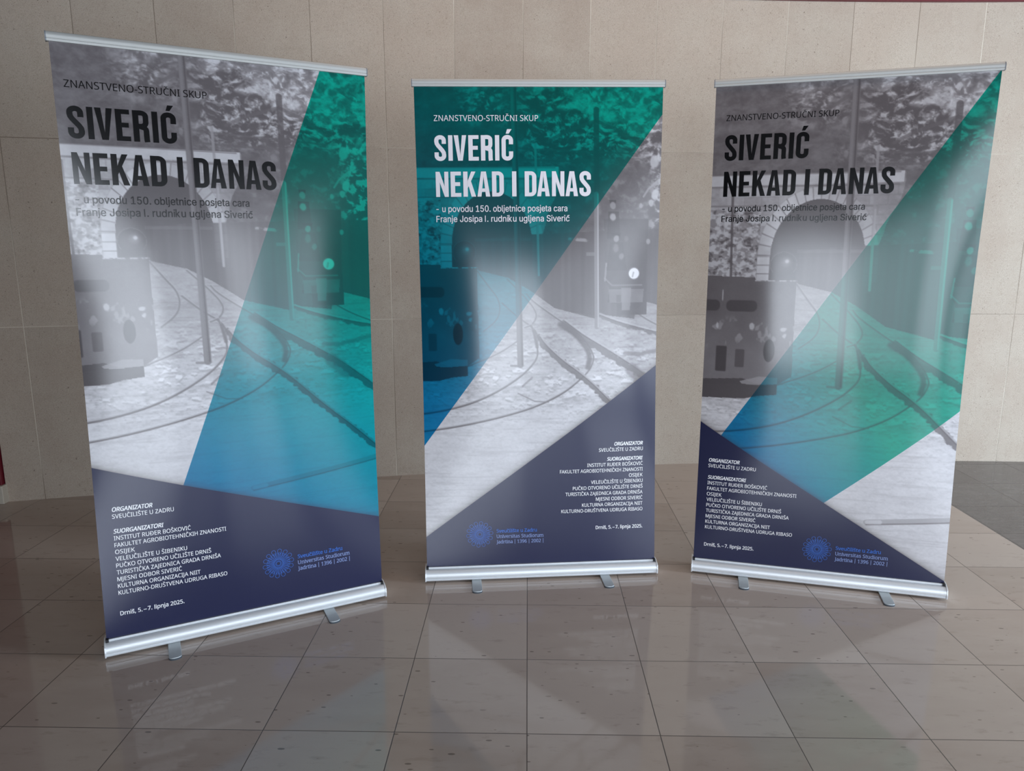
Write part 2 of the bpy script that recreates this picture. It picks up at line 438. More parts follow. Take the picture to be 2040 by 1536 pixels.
    rail([(0.237, 0.726), (0.284, 0.791), (0.321, 0.837), (0.330, 0.883), (0.315, 0.929), (0.259, 0.973)], w=.006)
    rail([(0.337, 0.857), (0.405, 0.919), (0.470, 0.962), (0.491, 1.01)], w=.007)
    rail([(0.36, .76), (0.43, 0.83), (0.477, 0.888), (0.480, 0.922), (0.459, 0.950), (0.43, .96)], w=.006)
    rail([(0.44, 0.82), (0.460, 0.848), (0.563, 0.922), (0.640, 0.972), (0.690, 1.020), (0.720, 1.071), (0.726, 1.100), (0.705, 1.146), (0.660, 1.188), (0.593, 1.240), (0.480, 1.294), (0.365, 1.328), (0.230, 1.360), (0.085, 1.388), (-.1, 1.412)], w=.006)
    img = stroke(img, smoothpts([(0.58, .948), (0.640, 0.985), (0.685, 1.035), (0.709, 1.08), (0.700, 1.13)]), 0.018, 0.27, .85, .008)
    rail([(0.600, 0.935), (0.679, 0.995), (0.766, 1.046), (0.854, 1.102), (0.943, 1.160), (1.1, 1.29)], 0.030, -0.004, 0.012)
    rail([(0.494, 0.997), (0.520, 1.035), (0.590, 1.100), (0.660, 1.150), (0.729, 1.209), (0.815, 1.297), (0.883, 1.363), (0.989, 1.458), (1.1, 1.57)], 0.026, 0.0, 0.008)
    rail([(0.459, 0.950), (0.482, 1.030), (0.486, 1.083), (0.455, 1.125), (0.417, 1.162), (0.330, 1.220), (0.222, 1.272), (0.121, 1.302), (0.02, 1.322), (-.1, 1.335)], w=.007)
    img = stroke(img, [(0.47, .975), (0.482, 1.04)], 0.012, 0.3, .8, .004)
    rail([(0.399, 1.016), (0.324, 1.066), (0.192, 1.120)], w=.005)
    rail([(0.748, 0.911), (0.824, 0.941), (0.982, 0.985), (1.1, 1.01)], 0.016, 0, .006)
    rail([(0.905, 0.903), (0.982, 0.951), (1.1, 1.0)], w=.006)
    img = stroke(img, [(0.86, 1.075), (0.93, 1.08), (1.1, 1.05)], 0.014, 0.4, .7, .006)
    img = stroke(img, [(0.40, 1.325 - .09), (0.47, 1.27), (0.53, 1.275)], 0.004, 0.42, .7)
    img = stroke(img, [(0.46, 1.17), (0.42, 1.205)], 0.007, 0.4, .7)
    img = stroke(img, [(0.89, 1.145), (0.95, 1.20)], 0.05, 0.38, .6, .01)
    # plank lying in the foreground
    img = stroke(img, [(0.552, 1.654), (0.832, 1.624), (1.1, 1.592)], 0.020, 0.62, .8)
    img = stroke(img, [(0.552, 1.664), (0.832, 1.634), (1.1, 1.602)], 0.004, 0.36, .8)
    img = stroke(img, [(0.555, 1.654), (0.60, 1.650)], 0.016, 0.85, .8)
    # small engine with its crew on the right
    loco = inside([(0.764, 0.52), (0.770, 0.769), (0.788, 0.798), (0.782, 0.860), (0.823, 0.867), (0.823, 0.915), (0.955, 0.915), (0.950, 0.750), (0.955, 0.52)])
    img = lay(img, loco * .95, 0.17 + 0.05 * n2)
    img = lay(img, inside([(0.786, 0.805), (0.94, 0.805), (0.935, 0.862), (0.79, 0.862)]) * .8, 0.33 + .08 * n2)
    img = lay(img, inside([(0.84, 0.80), (0.885, 0.80), (0.88, 0.895), (0.845, 0.895)]) * .8, 0.42)
    img = lay(img, inside([(0.82, .83), (0.84, .83), (.84, .86), (.82, .86)]) * .7, 0.2)
    img = stroke(img, [(0.768, 0.76), (0.80, 0.79), (0.93, 0.79)], 0.005, 0.42, .8)
    img = stroke(img, [(0.775, 0.70), (0.77, .77)], 0.006, 0.5, .8)
    d = np.hypot(GU - .895, GV - .742)
    img = lay(img, 1 - sstep(d, .0245, .027), 0.35); img = lay(img, 1 - sstep(d, .021, .0235), 0.93)
    img = stroke(img, [(0.889, .755), (0.893, .738)], 0.006, .5, .7)
    for pts, lv in (([(.783, .49), (.825, .49), (.835, .60), (.775, .60)], .10), ([(.79, .615), (.845, .615), (.865, .73), (.775, .73)], .12), ([(.785, .445), (.815, .445), (.812, .458), (.788, .458)], .08),
                    ([(.795, .577), (.838, .577), (.832, .589), (.80, .589)], .07), ([(.69, .655), (.728, .655), (.728, .668), (.69, .668)], .36)):
        img = lay(img, inside(pts) * .85, lv + .05 * n2)
    for cx, cy, r, lv in ((0.800, .466, .011, .5), (.803, .512, .014, .62), (.817, .597, .011, .55), (.815, .64, .016, .36), (.86, .60, .011, .3), (.954, .611, .009, .55), (.979, .421, .018, .75), (.92, .467, .010, .6), (.963, .455, .010, .66), (.972, .29, .02, .7), (.84, .67, .012, .4)):
        img = lay(img, (1 - sstep(np.hypot(GU - cx, (GV - cy) * .8) + .012 * (n2 - .5), r * .7, r * 1.15)) * .85, lv)
    img = stroke(img, [(.93, .43), (.95, .40), (.985, .37)], .007, .6, .7)
    # posts
    img = stroke(img, [(0.480, 0.224), (0.491, 0.745)], 0.009, 0.50, 0.8)
    img = stroke(img, [(0.488, 0.45), (0.491, 0.745)], 0.006, 0.58, 0.8)
    img = stroke(img, [(0.728, 0.09), (0.733, .42)], 0.022, 0.22, 0.8)
    img = stroke(img, [(0.731, 0.42), (0.7365, 0.962)], 0.018, 0.44, 0.85)
    img = stroke(img, [(0.737, 0.42), (0.743, 0.962)], 0.005, 0.66, 0.85)
    img = stroke(img, [(0.392, -.1), (0.412, 1.115)], 0.025, 0.30, 0.9)
    img = stroke(img, [(0.386, -.1), (0.404, 1.115)], 0.010, 0.38, 0.8)
    img = stroke(img, [(0.399, -.1), (0.419, 1.115)], 0.0035, 0.16, 0.8)
    img = stroke(img, [(0.372, 1.118), (0.41, 1.120)], 0.008, 0.35, .8)
    # iron tank wagon on the left with a ball on top
    wag = inside([(-.2, 0.693), (0.086, 0.700), (0.088, 0.713), (0.235, 0.713), (0.240, 1.085), (0.192, 1.118), (-.2, 1.14)])
    img = lay(img, wag * 1.0, 0.24 + 0.07 * n1 + .03 * (n2 - .5) + .07 * sstep(GV, .80, 1.0))
    shade = inside([(-.2, 1.12), (.06, 1.10), (.105, 1.118), (.19, 1.118), (.191, 1.160), (.12, 1.168), (.07, 1.182), (-.2, 1.192)])
    img = lay(img, shade * .97, 0.14)
    img = lay(img, inside([(0.05, 1.112), (0.12, 1.09), (0.19, 1.092), (0.19, 1.118), (.10, 1.125), (.06, 1.122)]) * .8, 0.55)
    for cx, cy, a, b_, lv in ((0.152, 0.985, .021, .046, .07),):
        e = np.hypot((GU - cx) / a, (GV - cy) / b_); img = lay(img, 1 - sstep(e, .92, 1.04), lv)
        img = lay(img, (np.abs(e - 1.03) < .05) * (GU > cx) * .5, 0.34)
    def rrect(cx, cy, a, b_, r): 
        return np.hypot(np.maximum(np.abs(GU - cx) - a + r, 0), np.maximum(np.abs(GV - cy) - b_ + r, 0)) - r
    img = lay(img, (1 - sstep(rrect(0.042, 0.812, .056, .021, .018), -.001, .003)) * .8, 0.10)
    img = lay(img, (1 - sstep(rrect(-0.09, 0.812, .05, .021, .018), -.001, .003)) * .8, 0.10)
    img = lay(img, (1 - sstep(rrect(-0.025, 1.025, .019, .05, .004), -.001, .003)) * .85, 0.08)
    img = lay(img, (1 - sstep(rrect(0.045, 1.02, .016, .035, .004), -.001, .003)) * .6, 0.11)
    pw = wag * sstep(GV, .84, .90) * (1 - sstep(GV, .93, 1.0))
    img = lay(img, pw * sstep(fbm(40, 24, 131, 3), .60, .68) * .7, 0.55)
    for cx, cy, a, b_ in ((0.085, .893, .010, .018), (-.045, .893, .006, .014), (-.03, .77, .003, .02), (.20, .90, .014, .010), (.205, .925, .008, .012)):
        img = lay(img, (1 - sstep(np.hypot((GU - cx) / a, (GV - cy) / b_) + .9 * (n3 - .5), .6, 1.1)) * .85, 0.70)
    img = stroke(img, [(0.088, 0.7125), (0.236, 0.7125)], 0.004, 0.66, sstep(n3, .42, .52))
    d = np.hypot(GU - .185, GV - .650) / .047
    ball = np.clip(1.02 - d, 0, 1)
    img = lay(img, ((d < 1) | ((np.abs(GU - .185) < .046) & (GV > .65) & (GV < .711))) * 1.0, 0.17)
    img = lay(img, (d < 1) * sstep(ball, 0, .9) * .35, 0.42)
    img = lay(img, (np.abs(d - 1) < .03) * (GV < .68) * .6, 0.36)
    img = lay(img, (1 - sstep(np.hypot(GU - .197, GV - .638), .003, .011)), 0.85)
    img = lay(img, (1 - sstep(np.hypot(GU - .195, GV - .640), .002, .028)) * .4, 0.6)
    img = img + 0.02 * (rs.rand(*img.shape) - .5)
    return np.clip(img, 0.03, 0.97)
PHOTO = paint()
def photo_at(U, V):
    X = np.clip((U - CU0) / CS - .5, 0, CW - 1.001); Y = np.clip((V - CV0) / CS - .5, 0, CH - 1.001)
    xi, yi = X.astype(int), Y.astype(int); tx, ty = X - xi, Y - yi
    return (PHOTO[yi, xi] * (1 - tx) + PHOTO[yi, xi + 1] * tx) * (1 - ty) + (PHOTO[yi + 1, xi] * (1 - tx) + PHOTO[yi + 1, xi + 1] * tx) * ty

# ------------------------------------------------------------------ lettering: flat polygons in print metres (x right, y up)
def load_font(name):
    try:
        return bpy.data.fonts.load(os.path.join(bpy.utils.resource_path('LOCAL'), 'datafiles', 'fonts', name))
    except Exception:
        return None
FONT_TXT = load_font('NotoSansMath-Regular.woff2')
FONT_DIN = load_font('Inter.woff2')
DIAC = {'Č': ('C', 'caron'), 'Ć': ('C', 'acute'), 'Š': ('S', 'caron'), 'Ž': ('Z', 'caron'), 'Đ': ('D', 'bar'),
        '–': ('-', 'dash'), 'č': ('c', 'caron'), 'ć': ('c', 'acute'), 'š': ('s', 'caron'), 'ž': ('z', 'caron')}
def raw_text(body, font):
    cu = bpy.data.curves.new('lettering', 'FONT'); cu.body = body; cu.size = 1.0
    cu.resolution_u = 4
    if font: cu.font = font
    ob = bpy.data.objects.new('lettering', cu); COL.objects.link(ob)
    dg = bpy.context.evaluated_depsgraph_get(); dg.update()
    me = bpy.data.meshes.new_from_object(ob.evaluated_get(dg))
    V = np.array([v.co[:2] for v in me.vertices]).reshape(-1, 2); F = [tuple(p.vertices) for p in me.polygons]
    bpy.data.objects.remove(ob); bpy.data.curves.remove(cu); bpy.data.meshes.remove(me)
    return V, F
_cap = {}
def caps(font):
    if font not in _cap:
        H = raw_text('H', font)[0]; x = raw_text('x', font)[0]; I = raw_text('l', font)[0]
        _cap[font] = (H[:, 1].max(), x[:, 1].max(), np.ptp(I[:, 0]), I[:, 1].max())
    return _cap[font]
def add2(A, B):
    n = len(A[0]); V = np.concatenate([A[0], np.array(B[0], float).reshape(-1, 2)]) if n else np.array(B[0], float).reshape(-1, 2)
    return V, A[1] + [tuple(i + n for i in f) for f in B[1]]
def text_mesh(body, font, offset=0.0, slab=False):
    """text with cap height 1, starting at x = 0 on the baseline"""
    ch, xh, stem, asc = caps(font)
    swaps = []                                       # letters this face draws badly come from the other face
    if font is not None and font is FONT_DIN and FONT_TXT is not None:
        while 'k' in body or 'I' in body:
            i = min(j for j in (body.find('k'), body.find('I')) if j >= 0)
            swaps.append((body[:i], body[i])); body = body[:i] + {'k': '  ', 'I': ' '}[body[i]] + body[i + 1:]
    base = ''.join(DIAC[c][0] if c in DIAC else c for c in body)
    if font is None: base = body
    V, F = raw_text(base, font)
    for pre, c in swaps:
        K, KF = raw_text(c, FONT_TXT); K = K * (ch / caps(FONT_TXT)[0])
        if c == 'I': K, KF = np.array([(0, 0), (.125 * ch, 0), (.125 * ch, ch), (0, ch)]), [(0, 1, 2, 3)]
        x = raw_text(pre.rstrip(), font)[0][:, 0].max() + .11 * ch + (.42 * ch if pre.endswith(' ') else 0)
        V, F = add2((V, F), (np.stack([(K[:, 0] - K[:, 0].min()) * .92 + x, K[:, 1]], 1), KF))
    if font is not None:
        for i, c in enumerate(body):
            if c not in DIAC: continue
            kind = DIAC[c][1]; g = raw_text(base[i], font)[0]
            p = raw_text(base[:i + 1], font)[0]
            xr = p[:, 0].max(); w = np.ptp(g[:, 0]); cx = xr - w / 2; top = g[:, 1].max()
            s = stem; y0 = top + 0.07 * ch; h = 0.17 * ch
            if kind == 'caron':
                q = [(cx - 1.9 * s, y0 + h), (cx - .9 * s, y0 + h), (cx, y0 + .45 * h), (cx + .9 * s, y0 + h), (cx + 1.9 * s, y0 + h), (cx + .5 * s, y0), (cx - .5 * s, y0)]
                V, F = add2((V, F), (q, [(0, 6, 2, 1), (2, 6, 5), (2, 5, 4, 3)]))
            elif kind == 'acute':
                q = [(cx - .5 * s, y0), (cx + .3 * s, y0), (cx + 1.5 * s, y0 + h), (cx + .2 * s, y0 + h)]
                V, F = add2((V, F), (q, [(0, 1, 2, 3)]))
            elif kind == 'dash':
                ym = g[:, 1].mean(); q = [(cx - 1.05 * w, ym - .4 * s), (cx + 1.05 * w, ym - .4 * s), (cx + 1.05 * w, ym + .4 * s), (cx - 1.05 * w, ym + .4 * s)]
                V, F = add2((V, F), (q, [(0, 1, 2, 3)]))
            else:
                xl = xr - w; q = [(xl - 1.2 * s, ch * .45), (xl + w * .45, ch * .45), (xl + w * .45, ch * .45 + s * .8), (xl - 1.2 * s, ch * .45 + s * .8)]
                V, F = add2((V, F), (q, [(0, 1, 2, 3)]))
    if slab:
        ed = {}
        for f in F:
            for a, b_ in zip(f, f[1:] + f[:1]): ed[(min(a, b_), max(a, b_))] = ed.get((min(a, b_), max(a, b_)), 0) + 1
        adds = []
        for (a, b_), k in ed.items():
            if k != 1: continue
            (xa, ya), (xb, yb) = V[a], V[b_]
            L = abs(xa - xb)
            if abs(ya - yb) > 0.004 or not (0.6 * stem < L < 1.7 * stem): continue
            xm = (xa + xb) / 2; t = 0.55 * stem; e = L / 2 + 0.75 * stem
            if abs(ya) < 0.02: adds.append((xm - e, xm + e, 0, t))
            elif min(abs(ya - ch), abs(ya - asc), abs(ya - xh)) < 0.02: adds.append((xm - e, xm + L / 2, ya - t, ya))
        for x0_, x1_, y0_, y1_ in adds:
            V, F = add2((V, F), ([(x0_, y0_), (x1_, y0_), (x1_, y1_), (x0_, y1_)], [(0, 1, 2, 3)]))
    if offset:                                  # heavier weight: the outline is repeated half a stroke to each side
        V0, F0 = V, F
        for dx, dy in ((offset, 0), (0, offset * .6), (offset, offset * .6)):
            V, F = add2((V, F), (V0 + np.array((dx, dy)), F0))
    return V / ch, F
def line_text(body, u0, v0, cap, width, font, offset=0.0, shear=0.0, align='L', slab=False):
    """placed on the print: baseline start (or end) at u0, v0; stretched to the printed width"""
    V, F = text_mesh(body, font, offset, slab)
    V = V.copy()
    V[:, 0] -= V[:, 0].min()
    V[:, 0] += shear * V[:, 1]
    V[:, 0] *= width / V[:, 0].max(); V[:, 1] *= cap
    if align == 'R': V[:, 0] -= width
    return np.stack([u0 + V[:, 0], v0 - V[:, 1]], 1), F

# condensed bold capitals for the headline, drawn as outlines on a unit cap height
SW, SH = 0.168, 0.150          # upright and level stroke widths
def arc(cx, cy, rx, ry, a0, a1, n=9):
    return [(cx + rx * math.cos(a0 + (a1 - a0) * i / n), cy + ry * math.sin(a0 + (a1 - a0) * i / n)) for i in range(n + 1)]
def ribbon(path, w):
    P = np.array(path); T = np.gradient(P, axis=0); T /= np.linalg.norm(T, axis=1)[:, None]
    N = np.stack([-T[:, 1], T[:, 0]], 1); w = np.asarray(w) * np.ones(len(P))
    V = np.concatenate([P + N * w[:, None] / 2, P - N * w[:, None] / 2]); n = len(P)
    return V, [(i, n + i, n + i + 1, i + 1) for i in range(n - 1)]
def quad(*p): return np.array(p, float), [tuple(range(len(p)))]
def glyph(c):
    w = SW; W = 0.455; h = w / 2; out = (np.zeros((0, 2)), [])
    def A(g):
        nonlocal out; out = add2(out, g)
    r = W / 2 - h
    if c == 'I': A(quad((0, 0), (w, 0), (w, 1), (0, 1))); return out, w
    if c == 'E':
        A(quad((0, 0), (w, 0), (w, 1), (0, 1)))
        for y in (0, 1 - SH): A(quad((w, y), (.40, y), (.40, y + SH), (w, y + SH)))
        A(quad((w, .43), (.365, .43), (.365, .43 + SH), (w, .43 + SH))); return out, .40
    if c == 'V':
        A(quad((0, 1), (.172, 1), (.245, .22), (.245, 0), (.155, 0))); A(quad((.245, .22), (.318, 1), (.485, 1), (.335, 0), (.245, 0))); return out, .485
    if c == 'A':
        A(quad((0, 0), (.155, 0), (.245, .80), (.245, 1), (.155, 1))); A(quad((.245, .80), (.33, 0), (.495, 0), (.34, 1), (.245, 1)))
        A(quad((.15, .19), (.335, .19), (.32, .325), (.165, .325))); return out, .495
    if c == 'N':
        A(quad((0, 0), (.152, 0), (.152, 1), (0, 1))); A(quad((.333, 0), (.485, 0), (.485, 1), (.333, 1)))
        A(quad((.152, 1), (.152, .58), (.333, 0), (.333, .42))); return out, .485
    if c == 'K':
        A(quad((0, 0), (w, 0), (w, 1), (0, 1))); A(quad((w, .34), (.475, 1), (.31, 1), (w, .62)))
        A(quad((.205, .42), (.31, 0), (.485, 0), (.295, .62))); return out, .485
    if c == 'D':
        A(quad((0, 0), (w, 0), (w, 1), (0, 1)))
        p = [(w, 1 - SH / 2), (.24, 1 - SH / 2)] + arc(.235, .785, W - h - .235, .215 - SH / 2, PI / 2, 0) + [(W - h, .5)] + arc(.235, .215, W - h - .235, .215 - SH / 2, 0, -PI / 2) + [(w, SH / 2)]
        A(ribbon(p, [SH] * 4 + [SH + (w - SH) * i / 7 for i in range(8)] + [w] + [w - (w - SH) * i / 7 for i in range(8)] + [SH] * (len(p) - 21))); return out, W
    if c == 'R':
        A(quad((0, 0), (w, 0), (w, 1), (0, 1)))
        p = [(w, 1 - SH / 2), (.24, 1 - SH / 2)] + arc(.235, .82, W - h - .235, .18 - SH / 2, PI / 2, 0) + [(W - h, .72)] + arc(.235, .64, W - h - .235, .14, 0, -PI / 2) + [(w, .50)]
        A(ribbon(p, SH * 1.05))
        p = [(.22, .50)] + arc(.235, .36, W - h - .235, .11, PI / 2, 0) + [(W - h, .2), (W - h, .09), (W - h + .012, 0)]
        A(ribbon(p, w * .96)); return out, W + .01
    if c == 'C':
        p = [(W - h, .64), (W - h, .78)] + arc(W / 2, .80, r, .20 - SH / 2, 0, PI, 14) + [(h, .5)] + arc(W / 2, .20, r, .20 - SH / 2, PI, 2 * PI, 14) + [(W - h, .22), (W - h, .36)]
        A(ribbon(p, w * .97)); return out, W
    if c == 'S':
        p = [(W - h, .665), (W - h, .78)] + arc(W / 2, .80, r, .20 - SH / 2, 0, PI, 14) + [(h, .76), (h + .012, .68), (h + .06, .60), (W / 2, .50), (W - h - .06, .40), (W - h - .012, .32), (W - h, .24)] + arc(W / 2, .20, r, .20 - SH / 2, 0, -PI, 14) + [(h, .22), (h, .335)]
        A(ribbon(p, w * .97)); return out, W
    return out, 0.2
def headline(word, u0, v0, cap, width):
    out = (np.zeros((0, 2)), []); x = 0
    prev = ''
    for c in word:
        if c == ' ': x += .235; prev = c; continue
        x -= {'KA': .035, 'DA': .06, 'NA': .04, 'AS': .035, 'IV': .035, 'AD': .01, 'VE': .008}.get(prev + c, 0); prev = c
        g, w = glyph('C' if c == 'Ć' else c)
        V = g[0].copy(); V[:, 0] += x; out = add2(out, (V, g[1]))
        if c == 'Ć': out = add2(out, quad((x + .17, 1.055), (x + .285, 1.055), (x + .40, 1.235), (x + .225, 1.235)))
        x += w + .085
    V, F = out; V = V.copy()
    V[:, 0] *= width / V[:, 0].max()
    return np.stack([u0 + V[:, 0], v0 - V[:, 1] * cap], 1), F
def strip2(pts, w):
    V, F = ribbon(pts, w); return V, F
def emblem(u0, v0, R):
    out = (np.zeros((0, 2)), []); lw = 0.0014
    N = 14
    for i in range(N):
        a = 2 * PI * i / N + .1; ca, sa = math.cos(a), math.sin(a)
        loop = [(.58, .02), (.70, .075), (.80, .115), (.89, .130), (.96, .095), (1.0, 0), (.96, -.095), (.89, -.130), (.80, -.115), (.70, -.075), (.58, -.02)]
        out = add2(out, strip2([(R * (x * ca - y * sa), R * (x * sa + y * ca)) for x, y in loop], lw))
        for k in (0, 1):
            b_ = a + (k - .0) * PI / N; cb, sb = math.cos(b_), math.sin(b_)
            lp = [(.25, .018), (.72, .05), (.76, .0), (.72, -.05), (.25, -.018)]
            out = add2(out, strip2([(R * (x * cb - y * sb), R * (x * sb + y * cb)) for x, y in lp], lw * .75))
    for r_ in (.19, .13):
        out = add2(out, strip2([(R * r_ * math.cos(t), R * r_ * math.sin(t)) for t in np.linspace(0, 2 * PI, 25)], lw))
    return np.stack([u0 + out[0][:, 0], v0 - out[0][:, 1]], 1), out[1]

ORGS = ['INSTITUT RUĐER BOŠKOVIĆ', 'FAKULTET AGROBIOTEHNIČKIH ZNANOSTI', 'OSIJEK', 'VELEUČILIŠTE U ŠIBENIKU', 'PUČKO OTVORENO UČILIŠTE DRNIŠ',
        'TURISTIČKA ZAJEDNICA GRADA DRNIŠA', 'MJESNI ODBOR SIVERIĆ', 'KULTURNA ORGANIZACIJA NIIT', 'KULTURNO-DRUŠTVENA UDRUGA RIBASO']
ORGW = [.247, .366, .062, .230, .310, .342, .208, .269, .360]
def lettering(ul, side, ub, v_first, v_list, v_org, v_suo, v_date, ul_logo, v_logo):
    """returns groups (ink index, mesh): 0 headline ink, 1 white ink, 2 blue ink, 3 pale blue ink"""
    g = [(0, line_text('ZNANSTVENO-STRUČNI SKUP', ul, .1345, .0225, .417, FONT_TXT)),
         (0, headline('SIVERIĆ', ul - .001, .2875, .0985, .316)),
         (0, headline('NEKAD I DANAS', ul + .001, .4285, .0985, .631)),
         (0, line_text('- u povodu 150. obljetnice posjeta cara', ul, .4885, .0245, .535, FONT_DIN, .016)),
         (0, line_text('Franje Josipa I. rudniku ugljena Siverić', ul - .001, .5285, .0245, .546, FONT_DIN, .016))]
    cap = .0150
    g.append((1, line_text('ORGANIZATOR', ub, v_org, cap, .129, FONT_TXT, .045, .19, side)))
    g.append((1, line_text('SVEUČILIŠTE U ZADRU', ub, v_org + .0245, cap, .196, FONT_TXT, .012, 0, side)))
    g.append((1, line_text('SUORGANIZATORI', ub, v_suo, cap, .160, FONT_TXT, .045, .19, side)))
    for i, (t, w) in enumerate(zip(ORGS, ORGW)):
        g.append((1, line_text(t, ub, v_first + i * v_list, cap, w, FONT_TXT, .012, 0, side)))
    g.append((1, line_text('Drniš, 5. – 7. lipnja 2025.', ub, v_date, .0150, .208, FONT_TXT, .026, 0, side)))
    g.append((2, emblem(ul_logo, v_logo, .058)))
    g.append((2, line_text('Sveučilište u Zadru', ul_logo + .073, v_logo - .006, .0150, .176, FONT_TXT, .02, 0, 'L', True)))
    g.append((3, line_text('Universitas Studiorum', ul_logo + .072, v_logo + .0185, .0150, .205, FONT_TXT, .010, 0, 'L', True)))
    g.append((3, line_text('Jadrtina | 1396 | 2002 |', ul_logo + .072, v_logo + .043, .0150, .204, FONT_TXT, .010, 0, 'L', True)))
    return g

# ------------------------------------------------------------------ banner materials
PRINT_ROUGH = 0.17
def ink(name, col):
    m = simple(name, col, PRINT_ROUGH, 0, 0.46)
    return m
INK_BLACK = ink('black printing ink', srgb(10, 10, 12)); INK_WHITE = ink('white printing ink', srgb(244, 243, 246))
INK_TITLE = ink('off-white title ink', srgb(226, 222, 227))
INK_BLUE = ink('blue printing ink', srgb(62, 112, 200)); INK_PALE = ink('pale blue printing ink', srgb(140, 158, 208))
def line_through(p, q):
    """a*u + b*v + c in metres, positive on the right of p>q seen with v down"""
    dx, dy = q[0] - p[0], q[1] - p[1]; L = math.hypot(dx, dy)
    return (-dy / L, dx / L, (dy * p[0] - dx * p[1]) / L)
def print_material(name, navy, teal, grad):
    """navy: line, positive inside; teal: list of lines, all positive inside; grad: two points blue -> green"""
    m, nt, bs = new_mat(name); b = NB(nt)
    uvn = b.n('ShaderNodeUVMap', uv_map='print'); sx = b.n('ShaderNodeSeparateXYZ'); nt.links.new(uvn.outputs[0], sx.inputs[0])
    U, V = sx.outputs[0], sx.outputs[1]
    at = b.n('ShaderNodeAttribute', attribute_name='photo'); Y = at.outputs['Fac']
    def dist(l): return b.m('ADD', b.m('ADD', b.m('MULTIPLY', U, l[0]), b.m('MULTIPLY', V, l[1])), l[2])
    def step(d): return b.m('ADD', b.m('DIVIDE', d, 0.0012), 0.5, clamp=True)
    dn = dist(navy)
    fade = b.m('SUBTRACT', 1.0, b.m('EXPONENT', b.m('MULTIPLY', b.m('MAXIMUM', b.m('MULTIPLY', dn, -1.0), 0.0), -70.0)))
    fade = b.m('ADD', 0.30, b.m('MULTIPLY', fade, 0.70))                       # printed soft edge beside the navy field
    cr = b.n('ShaderNodeValToRGB'); nt.links.new(Y, cr.inputs[0])
    el = cr.color_ramp.elements
    el[0].position = 0.0; el[0].color = srgb(54, 50, 52); el[1].position = 1.0; el[1].color = srgb(230, 228, 231)
    for p, c in ((.25, (99, 93, 95)), (.5, (143, 138, 140)), (.75, (188, 185, 188))):
        e = el.new(p); e.color = srgb(*c)
    photo = b.mix(fade, srgb(92, 84, 78), cr.outputs[0])
    ct = b.n('ShaderNodeValToRGB'); nt.links.new(Y, ct.inputs[0]); e = ct.color_ramp.elements
    e[0].color = srgb(0, 40, 42); e[0].position = 0; e[1].color = srgb(0, 166, 143); e[1].position = 1
    k = e.new(.3); k.color = srgb(0, 84, 76)
    cb = b.n('ShaderNodeValToRGB'); nt.links.new(Y, cb.inputs[0]); e = cb.color_ramp.elements
    e[0].color = srgb(4, 34, 50); e[0].position = 0; e[1].color = srgb(16, 122, 172); e[1].position = 1
    k = e.new(.3); k.color = srgb(4, 62, 92)
    (gx, gy), (hx, hy) = grad; L2 = (hx - gx) ** 2 + (hy - gy) ** 2
    t = b.m('ADD', b.m('ADD', b.m('MULTIPLY', U, (hx - gx) / L2), b.m('MULTIPLY', V, (hy - gy) / L2)), -(gx * (hx - gx) + gy * (hy - gy)) / L2, clamp=True)
    tcol = b.mix(t, cb.outputs[0], ct.outputs[0])
    tcol = b.mix(fade, srgb(44, 70, 96), tcol)
    mask = None
    for l in teal:
        s = step(dist(l)); mask = s if mask is None else b.m('MULTIPLY', mask, s)
    col = b.mix(mask, photo, tcol)
    col = b.mix(step(dn), col, srgb(40, 43, 72))
    nt.links.new(col, bs.inputs['Base Color'])
    bs.inputs['Roughness'].default_value = PRINT_ROUGH
    bs.inputs['Specular IOR Level'].default_value = 0.46
    return m
ALU = simple('silver anodised aluminium', srgb(222, 225, 228), 0.5, 0.45, 0.5, 0.03, 60)
ALU_SATIN = simple('satin aluminium', srgb(176, 176, 173), 0.55, 0.3, 0.5, 0.03, 60)
STEEL = simple('grey coated steel foot', srgb(184, 190, 192), 0.45, 0.4, 0.5, 0.04, 50)
RUBBER = simple('dark grey rubber', srgb(70, 76, 84), 0.6, 0, 0.4, 0.05, 80)
CAPGREY = simple('grey plastic end cap', srgb(120, 124, 130), 0.5, 0, 0.4, 0.04, 70)
BLACKP = simple('black plastic', srgb(28, 28, 32), 0.5, 0, 0.4, 0.04, 70)
SHEET_BACK = simple('grey sheet back', srgb(150, 150, 150), 0.7, 0, 0.3, 0.03, 50)

